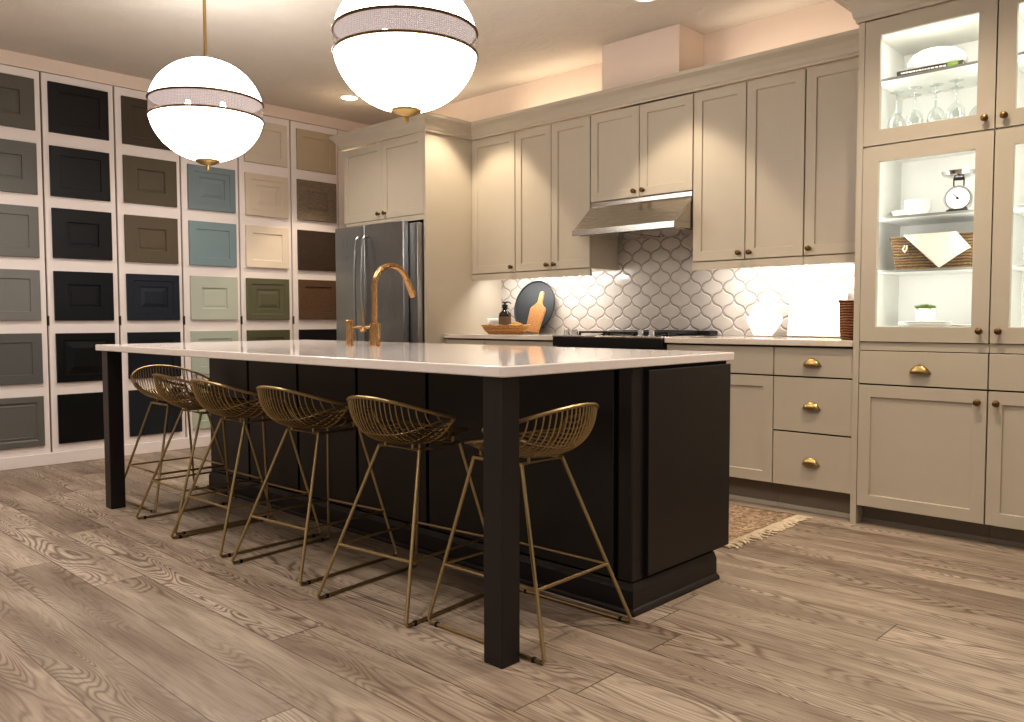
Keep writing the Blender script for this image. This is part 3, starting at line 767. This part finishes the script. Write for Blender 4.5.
# display cabinet strips
for x0, x1 in ((TX[1], TX[2]), (TX[2], TX[3])):
    cx = (x0+x1)/2
    area('display_lamp', (cx, TY+.06, 2.388), .44, .02, 1.5, (1, .98, .92), (math.radians(25), 0, 0))
    for sx, sg in ((x0+.034, 1), (x1-.034, -1)):
        area('display_lamp', (sx, TY+.045, 1.41), .016, .80, 1.7, (1, .99, .96), (math.radians(90), 0, math.radians(-35*sg)))
        area('display_lamp', (sx, TY+.045, 2.04), .016, .22, .6, (1, .99, .96), (math.radians(90), 0, math.radians(-35*sg)))

# ------------------------------------------------------------------ rug
t = thing('jute_rug', 'woven jute runner rug with a fringed end on the floor behind the island', 'rug', (-2.9, 3.66, 0))
mb = MB(); nx, ny = 40, 14; x0, x1, y0, y1 = -1.0, 1.06, -.385, .40
for j in range(ny+1):
    for i in range(nx+1):
        mb.v.append((x0+(x1-x0)*i/nx, y0+(y1-y0)*j/ny, .010+.002*math.sin(i*1.7)*math.cos(j*2.1)))
for j in range(ny):
    for i in range(nx): a = j*(nx+1)+i; mb.f.append([a, a+1, a+nx+2, a+nx+1])
o = mb.build('weave', M['rug'], t); s = o.modifiers.new('solid', 'SOLIDIFY'); s.thickness = .008; s.offset = -1
mb = MB()
for i in range(75):
    y = y0+.005+(y1-y0-.01)*i/74; L = random.uniform(.03, .085); a = random.uniform(-.6, .6)
    mb.tube([(x1-.006, y, .007), (x1+L*.5, y+L*.5*a*.5, .0075+random.uniform(0, .004)), (x1+L, y+L*a, .004)], .0045, 5)
mb.build('fringe', M['fringe'], t)

# ------------------------------------------------------------------ counter accessories (left)
def lean(mb, ang, y, z):  # lean back towards +Y by ang about the bottom edge
    return mb.xf(Matrix.Translation((0, y, z)) @ Matrix.Rotation(-ang, 4, 'X'))
# round tray leaning on the backsplash
mb = MB().lathe([(.001, 0), (.19, 0), (.20, -.004), (.203, -.016), (.198, -.018), (.192, -.008), (.001, -.008)], (-0, 0, .203), 48, 'y')
lean(mb, math.radians(12), 0, 0)
o = mb.build('round_tray', M['slate']); o.location = (-4.243, 4.655, CT+.004); tag(o, 'round slate-grey tray leaning against the tile backsplash', 'tray')
# cutting board
mb = MB()
prof = [(-.075, 0), (.062, 0), (.078, .195), (.070, .212), (.040, .228), (.024, .25), (.020, .33), (.010, .342), (-.008, .342), (-.018, .33), (-.020, .25), (-.040, .228), (-.070, .205), (-.078, .195)]
mb.prism(prof, -.018, 0, 'y'); mb.xf(Matrix.Rotation(math.radians(6), 4, 'Y')); lean(mb, math.radians(14), 0, 0)
t = thing('cutting_board', 'maple paddle cutting board leaning on the round grey tray', 'cutting board', (-4.125, 4.545, CT+.009)); t.scale = (.95, .95, .92)
mb.build('board', M['board'], t, bevel=.004)
# wicker tray with contents
t = thing('wicker_tray', 'shallow honey wicker tray on the left counter', 'tray', (-4.205, 4.33, CT))
mb = MB().lathe([(.001, .001), (.145, .001), (.178, .026), (.20, .058), (.196, .062), (.172, .030), (.14, .010), (.001, .010)], n=40)
mb.xf(Matrix.Diagonal((1.05, .62, 1, 1))); mb.build('basket', M['wicker'], t)
mb = MB().tube([(1.05*.20*math.cos(2*PI*i/40), .62*.20*math.sin(2*PI*i/40), .062+.003*math.sin(i*2.2)) for i in range(40)], .006, 6, closed=True); mb.build('braided_rim', M['wicker'], t)
# bottle
t = thing('soap_bottle', 'dark amber pump bottle with a brown label in the wicker tray', 'bottle', (-4.232, 4.355, CT+.0105))
MB().lathe([(.044, 0), (.046, .004), (.046, .125), (.042, .142), (.026, .158), (.018, .168), (.018, .182), (.001, .182)], n=28).build('body', M['amber'], t)
MB().lathe([(.0467, .045), (.0467, .118)], n=28, cap=False).build('label_band', M['kraft'], t)
MB().lathe([(.021, .182), (.021, .205), (.010, .208), (.007, .210), (.007, .225), (.001, .225)], n=20).tube([(0, 0, .222), (.03, -.005, .226), (.055, -.008, .222), (.07, -.01, .212)], .0045, 8).box(-.022, .02, -.008, .008, .218, .226).build('pump', M['black'], t)
# rolled white cloths
for i, (x, y, z, r) in enumerate(((-4.345, 4.32, CT+.047, .027), (-4.290, 4.30, CT+.042, .027), (-4.318, 4.308, CT+.092, .025))):
    mb = MB().lathe([(.001, -.05), (r*.8, -.05), (r, -.045), (r, .045), (r*.8, .05), (.001, .05)], (0, 0, 0), 18, 'y')
    o = mb.build('rolled_cloth', M['white']); o.location = (x, y, z)
    tag(o, ['small rolled white cloth at the left end of the wicker tray', 'small rolled white cloth in the wicker tray beside the bottle', 'small rolled white cloth topping the stack in the wicker tray'][i], 'cloth', 'rolled white cloths')
# golden dried pieces heap
mb = MB()
for i in range(60):
    a = random.uniform(0, 2*PI); q = random.random()**.6
    px_, py_ = .085*q*math.cos(a), .06*q*math.sin(a); zz = .036+.03*(1-q)+random.uniform(-.004, .006)
    r = random.uniform(.009, .015); st_ = len(mb.v)
    mb.lathe([(.001, -r*.6), (r*.8, -r*.3), (r, 0), (r*.8, r*.3), (.001, r*.6)], (0, 0, 0), 8)
    mb.xf(Matrix.Translation((px_, py_, zz)) @ Matrix.Rotation(random.uniform(-1, 1), 4, 'X') @ Matrix.Rotation(random.uniform(-1, 1), 4, 'Y'), st_)
mb.lathe([(.001, .014), (.07, .016), (.09, .034), (.05, .056), (.001, .062)], n=16)
o = mb.build('dried_snacks', M['snack']); o.location = (-4.088, 4.322, CT+.018); o.scale = (.82, .9, 1); tag(o, 'heap of golden dried pieces in the right half of the wicker tray', 'food', None, 'stuff')

# ------------------------------------------------------------------ counter accessories (right)
mb = MB(); hx = [(-.055, 0), (.062, 0), (.118, .098), (.062, .205), (-.052, .205), (-.115, .098)]
mb.prism(hx, -.014, 0, 'y'); lean(mb, math.radians(13), 0, 0); o = mb.build('hexagon_board', M['marble'], bevel=.003); o.location = (-2.315, 4.60, CT+.004)
tag(o, 'white marble hexagon board leaning on the tile right of the cooktop', 'serving board')
mb = MB().box(0, .335, -.016, 0, 0, .285); lean(mb, math.radians(10), 0, 0)
t = thing('marble_board', 'large square white marble board leaning on the backsplash', 'serving board', (-2.185, 4.655, CT+.004))
mb.build('slab', M['marble'], t, bevel=.003)
t = thing('woven_basket', 'dark brown woven basket on the counter against the display cabinet', 'basket', (-1.682, 4.37, CT))
mb = MB(); n = 24
sec = [(.060, 0), (.066, .01), (.070, .10), (.072, .195), (.068, .200), (.062, .195), (.060, .10), (.055, .012)]
mb.lathe([(r_, z_) for r_, z_ in sec], n=4, cap=True)
mb.xf(Matrix.Diagonal((1.0, 1.7, 1, 1)) @ Matrix.Rotation(PI/4, 4, 'Z'))
mb.build('body', M['weave'], t, bevel=.006)
mb = MB().tube([(-.05, -.086, .2), (.05, -.086, .2), (.05, .086, .2), (-.05, .086, .2)], .007, 8, closed=True); mb.build('braided_rim', M['weave'], t)

# ------------------------------------------------------------------ display cabinet contents
Z1, Z2, Z3, Z0, ZG = 1.2595, 1.5195, 2.1845, .9625, 1.9055
def bowl_prof(r, h, th=.004): return [(.001, .004), (r*.42, .0), (r*.46, .004), (r*.8, h*.45), (r, h), (r-th, h), (r*.78-th, h*.5), (r*.4, .010), (.001, .010)]
# books
def book(loc, rz, w, d, h, mat, lab):
    t = thing('book', lab, 'book', loc, rz, 'dark books on the top shelf')
    MB().box(0, w, 0, d, 0, .003).box(0, w, 0, d, h-.003, h).box(0, w, 0, .003, 0, h).build('cover', mat, t, bevel=.0008)
    MB().box(.003, w-.004, .003, d-.004, .003, h-.003).build('pages', M['lin'], t, smooth=False)
    mb = MB(); x = .02
    while x < w*.75:
        l = random.uniform(.006, .016); mb.box(x, x+l, -.0008, 0, h*.35, h*.65); x += l+.004
    mb.build('spine_lettering', M['white'], t, smooth=False)
    return t
bk = plain('book_black', srgb(34, 32, 32), .5); bk2 = plain('book_charcoal', srgb(44, 42, 44), .5)
book((-1.475, 4.26, Z3), math.radians(3), .31, .20, .020, bk2, 'lower dark book of the two stacked on the top glass shelf')
b = book((-1.462, 4.262, Z3+.0205), math.radians(3), .29, .19, .024, bk, 'upper dark book with a lime green corner, under the white ribbed bowl')
MB().box(.225, .270, -.001, .0, .001, .023).build('green_patch', M['green'], b, smooth=False)
# white ribbed bowl (upturned)
mb = MB(); n = 48; prof = [(.11, 0), (.125, .018), (.128, .04), (.115, .065), (.085, .085), (.045, .096), (.001, .098)]
mb.lathe(prof, n=n)
for i, p in enumerate(mb.v):
    a = math.atan2(p[1], p[0]); k = 1+.025*math.cos(16*a); mb.v[i] = (p[0]*k, p[1]*k, p[2])
o = mb.build('ribbed_bowl', M['white']); o.location = (-1.31, 4.365, Z3+.0455); tag(o, 'white ribbed bowl turned upside down on the dark books', 'bowl')
# upside-down wine glasses
g0 = MB().lathe([(.032, 0), (.038, .04), (.040, .065), (.034, .09), (.018, .110), (.005, .120), (.0035, .13), (.0035, .205), (.006, .212), (.030, .218), (.031, .2205), (.001, .2205)], n=24, cap=False).build('wine_glass', M['stemglass'])
gp = [(-1.455, 4.25), (-1.365, 4.23), (-1.275, 4.25), (-1.185, 4.23), (-1.41, 4.37), (-1.315, 4.37), (-1.22, 4.37), (-1.125, 4.36)]
names = ['first from left in the front row', 'second from left in the front row', 'third from left in the front row', 'rightmost in the front row', 'first from left in the back row', 'second from left in the back row', 'third from left in the back row', 'rightmost in the back row']
for i, (x, y) in enumerate(gp):
    o = g0 if i == 0 else g0.copy()
    if i: COL.objects.link(o)
    o.location = (x, y, ZG+.001); tag(o, 'upturned clear wine glass under the top shelf, '+names[i], 'wine glass', 'upturned wine glasses')
# bowls
b0 = MB().lathe(bowl_prof(.062, .050), n=32).build('bowl', M['white'])
for i, (x, y, z, lab) in enumerate(((-1.375, 4.34, Z2, 'lowest small white bowl of the stack beside the scale'), (-1.375, 4.34, Z2+.016, 'middle small white bowl of the stack beside the scale'), (-1.375, 4.34, Z2+.032, 'topmost small white bowl of the stack beside the scale'), (-1.477, 4.45, Z2, 'small white bowl standing at the left end of the upper shelf'))):
    o = b0 if i == 0 else b0.copy()
    if i: COL.objects.link(o)
    o.location = (x, y, z+.0005); tag(o, lab, 'bowl', 'white bowls in the display cabinet')
# kitchen scale
t = thing('kitchen_scale', 'chrome kitchen scale with round white dial and pan on the upper shelf', 'scale', (-1.19, 4.33, Z2+.0005), math.radians(8))
MB().prism([(-.055, 0), (.055, 0), (.045, .018), (.03, .022), (-.03, .022), (-.045, .018)], -.045, .045, 'y').build('base', M['black'], t, bevel=.003)
MB().lathe([(.001, .035), (.055, .035), (.060, .028), (.060, -.028), (.056, -.034), (.053, -.030), (.001, -.030)], (0, 0, .072), 36, 'y').build('housing', M['chrome'], t)
MB().lathe([(.001, -.0335), (.050, -.0335), (.050, -.031)], (0, 0, .072), 36, 'y', cap=False).build('dial', M['white'], t)
mb = MB()
for k in range(24):
    a = 2*PI*k/24; c, s_ = math.cos(a), math.sin(a); r0 = .040 if k % 3 else .036
    mb.tube([(c*r0, -.0345, .072+s_*r0), (c*.046, -.0345, .072+s_*.046)], .0008, 4)
mb.build('tick_marks', M['black'], t)
MB().tube([(.006, -.036, .066), (-.022, -.036, .098)], .0014, 5).lathe([(.006, -.034), (.006, -.038), (.001, -.038)], (0, 0, .072), 12, 'y').build('needle', M['black'], t)
MB().box(-.024, -.019, -.006, .006, .128, .168).box(.019, .024, -.006, .006, .128, .168).box(-.024, .024, -.006, .006, .160, .170).build('bracket', M['black'], t)
MB().lathe([(.001, .170), (.04, .170), (.068, .182), (.078, .200), (.076, .201), (.064, .186), (.038, .174), (.001, .174)], n=32).build('pan', M['chrome'], t)
# seagrass basket + cloth
t = thing('seagrass_basket', 'rectangular seagrass basket with rope handle on the middle glass shelf', 'basket', (-1.285, 4.36, Z1+.0005))
mb = MB()
L = []
for z, e, ins in ((0, 0, 0), (.155, .022, 0), (.155, .022, .012), (.012, 0, .012)):
    a, b_ = .165+e-ins, .095+e*.6-ins; s_ = len(mb.v); mb.v += [(-a, -b_, z), (a, -b_, z), (a, b_, z), (-a, b_, z)]; L.append(s_)
for p_, q_ in zip(L[:-1], L[1:]):
    for k in range(4): mb.f.append([p_+k, p_+(k+1) % 4, q_+(k+1) % 4, q_+k])
mb.f.append([0, 1, 2, 3][::-1]); mb.f.append([L[-1]+k for k in range(4)])
mb.build('body', M['seagrass'], t, bevel=.004)
MB().tube([(-.187, -.108, .156), (.187, -.108, .156), (.187, .108, .156), (-.187, .108, .156)], .007, 8, closed=True).build('braided_rim', M['seagrass'], t)
MB().tube([(-.118, -.108, .118), (-.123, -.122, .10), (-.113, -.124, .085), (-.105, -.120, .10), (-.108, -.108, .118)], .0045, 8).build('rope_handle', M['lin'], t)
# draped napkin: a folded square hung corner-down over the basket's front rim
mb = MB(); N = 14
A_, B_, C_, D_ = (-.130, .0), (.105, .004), (.168, -.075), (.035, -.165)    # hanging quadrilateral, x and drop
def nap(u, v):
    top = [A_[k]*(1-u)+B_[k]*u for k in (0, 1)]; bot = [D_[k]*(1-u)+C_[k]*u for k in (0, 1)]
    if v < .25: return (top[0], -.128+.05*(1-v/.25), .171)
    q = (v-.25)/.75; x = top[0]*(1-q)+bot[0]*q; z = top[1]*(1-q)+bot[1]*q
    return (x, -.132-.003*math.sin(u*8+q*3), .169+z)
for j in range(N+1):
    for i in range(N+1): mb.v.append(nap(i/N, j/N))
for j in range(N):
    for i in range(N): a = j*(N+1)+i; mb.f.append([a, a+1, a+N+2, a+N+1])
o = mb.build('linen_napkin', M['lin']); s = o.modifiers.new('solid', 'SOLIDIFY'); s.thickness = .002
o.location = (-1.275, 4.36, Z1); tag(o, 'cream linen napkin hanging corner-down over the seagrass basket', 'napkin')
# plates and plant on the cabinet floor
pl0 = MB().lathe([(.001, 0), (.07, 0), (.075, .003), (.12, .010), (.120, .012), (.072, .006), (.001, .005)], n=40).build('plate', M['white'])
ps = [(-1.335, 4.36, i*.0085, 'white dinner plate, %s of the stack under the plant' % w_) for i, w_ in enumerate(('bottom one', 'second from bottom', 'middle one', 'second from top', 'top one'))]
for i, (x, y, z, lab) in enumerate(ps):
    o = pl0 if i == 0 else pl0.copy()
    if i: COL.objects.link(o)
    o.location = (x, y, Z0+.001+z); tag(o, lab, 'plate', 'white plates in the display cabinet')
for i, w_ in enumerate(('bottom', 'middle', 'top')):
    o = pl0.copy(); COL.objects.link(o); o.location = (-1.165, 4.44, Z0+.001+i*.0085); o.scale = (.72, .72, 1); tag(o, 'small white side plate, %s of the right-hand stack' % w_, 'plate', 'white plates in the display cabinet')
t = thing('potted_plant', 'small clump of green moss in a round white pot on the plates', 'plant', (-1.335, 4.36, Z0+.0475))
MB().lathe([(.001, 0), (.036, 0), (.042, .004), (.046, .062), (.043, .062), (.040, .050), (.001, .050)], n=28).build('pot', M['white'], t)
mb = MB()
for i in range(140):
    a = random.uniform(0, 2*PI); q = random.random()**.5; x, y = .040*q*math.cos(a), .040*q*math.sin(a); h = .026*(1-.5*q)+random.uniform(0, .012)
    dx, dy = x*.35+random.uniform(-.008, .008), y*.35+random.uniform(-.008, .008)
    mb.tube([(x, y, .048), (x+dx*.5, y+dy*.5, .052+h*.6), (x+dx, y+dy, .052+h)], [.0032, .0028, .0006], 4)
mb.build('foliage', M['green'], t)

# ------------------------------------------------------------------ world + camera
w = bpy.data.worlds.new('room_ambient'); S.world = w; w.use_nodes = True
bg = w.node_tree.nodes['Background']; bg.inputs[0].default_value = (1, .90, .80, 1); bg.inputs[1].default_value = .36
cam = bpy.data.cameras.new('camera'); co = bpy.data.objects.new('camera', cam); COL.objects.link(co); S.camera = co
cam.sensor_width = 36; cam.lens = 821.873/1024*36; cam.clip_start = .05
y_, p_, r_ = (math.radians(v) for v in (43.695, 2.953, -.133))
fw = Vector((-math.sin(y_)*math.cos(p_), math.cos(y_)*math.cos(p_), -math.sin(p_)))
rt = Vector((math.cos(y_), math.sin(y_), 0)); up = rt.cross(fw)
rt2 = rt*math.cos(r_)+up*math.sin(r_); up2 = up*math.cos(r_)-rt*math.sin(r_)
mt = Matrix((rt2, up2, -fw)).transposed().to_4x4(); mt.translation = (0, 0, 1.027); co.matrix_world = mt
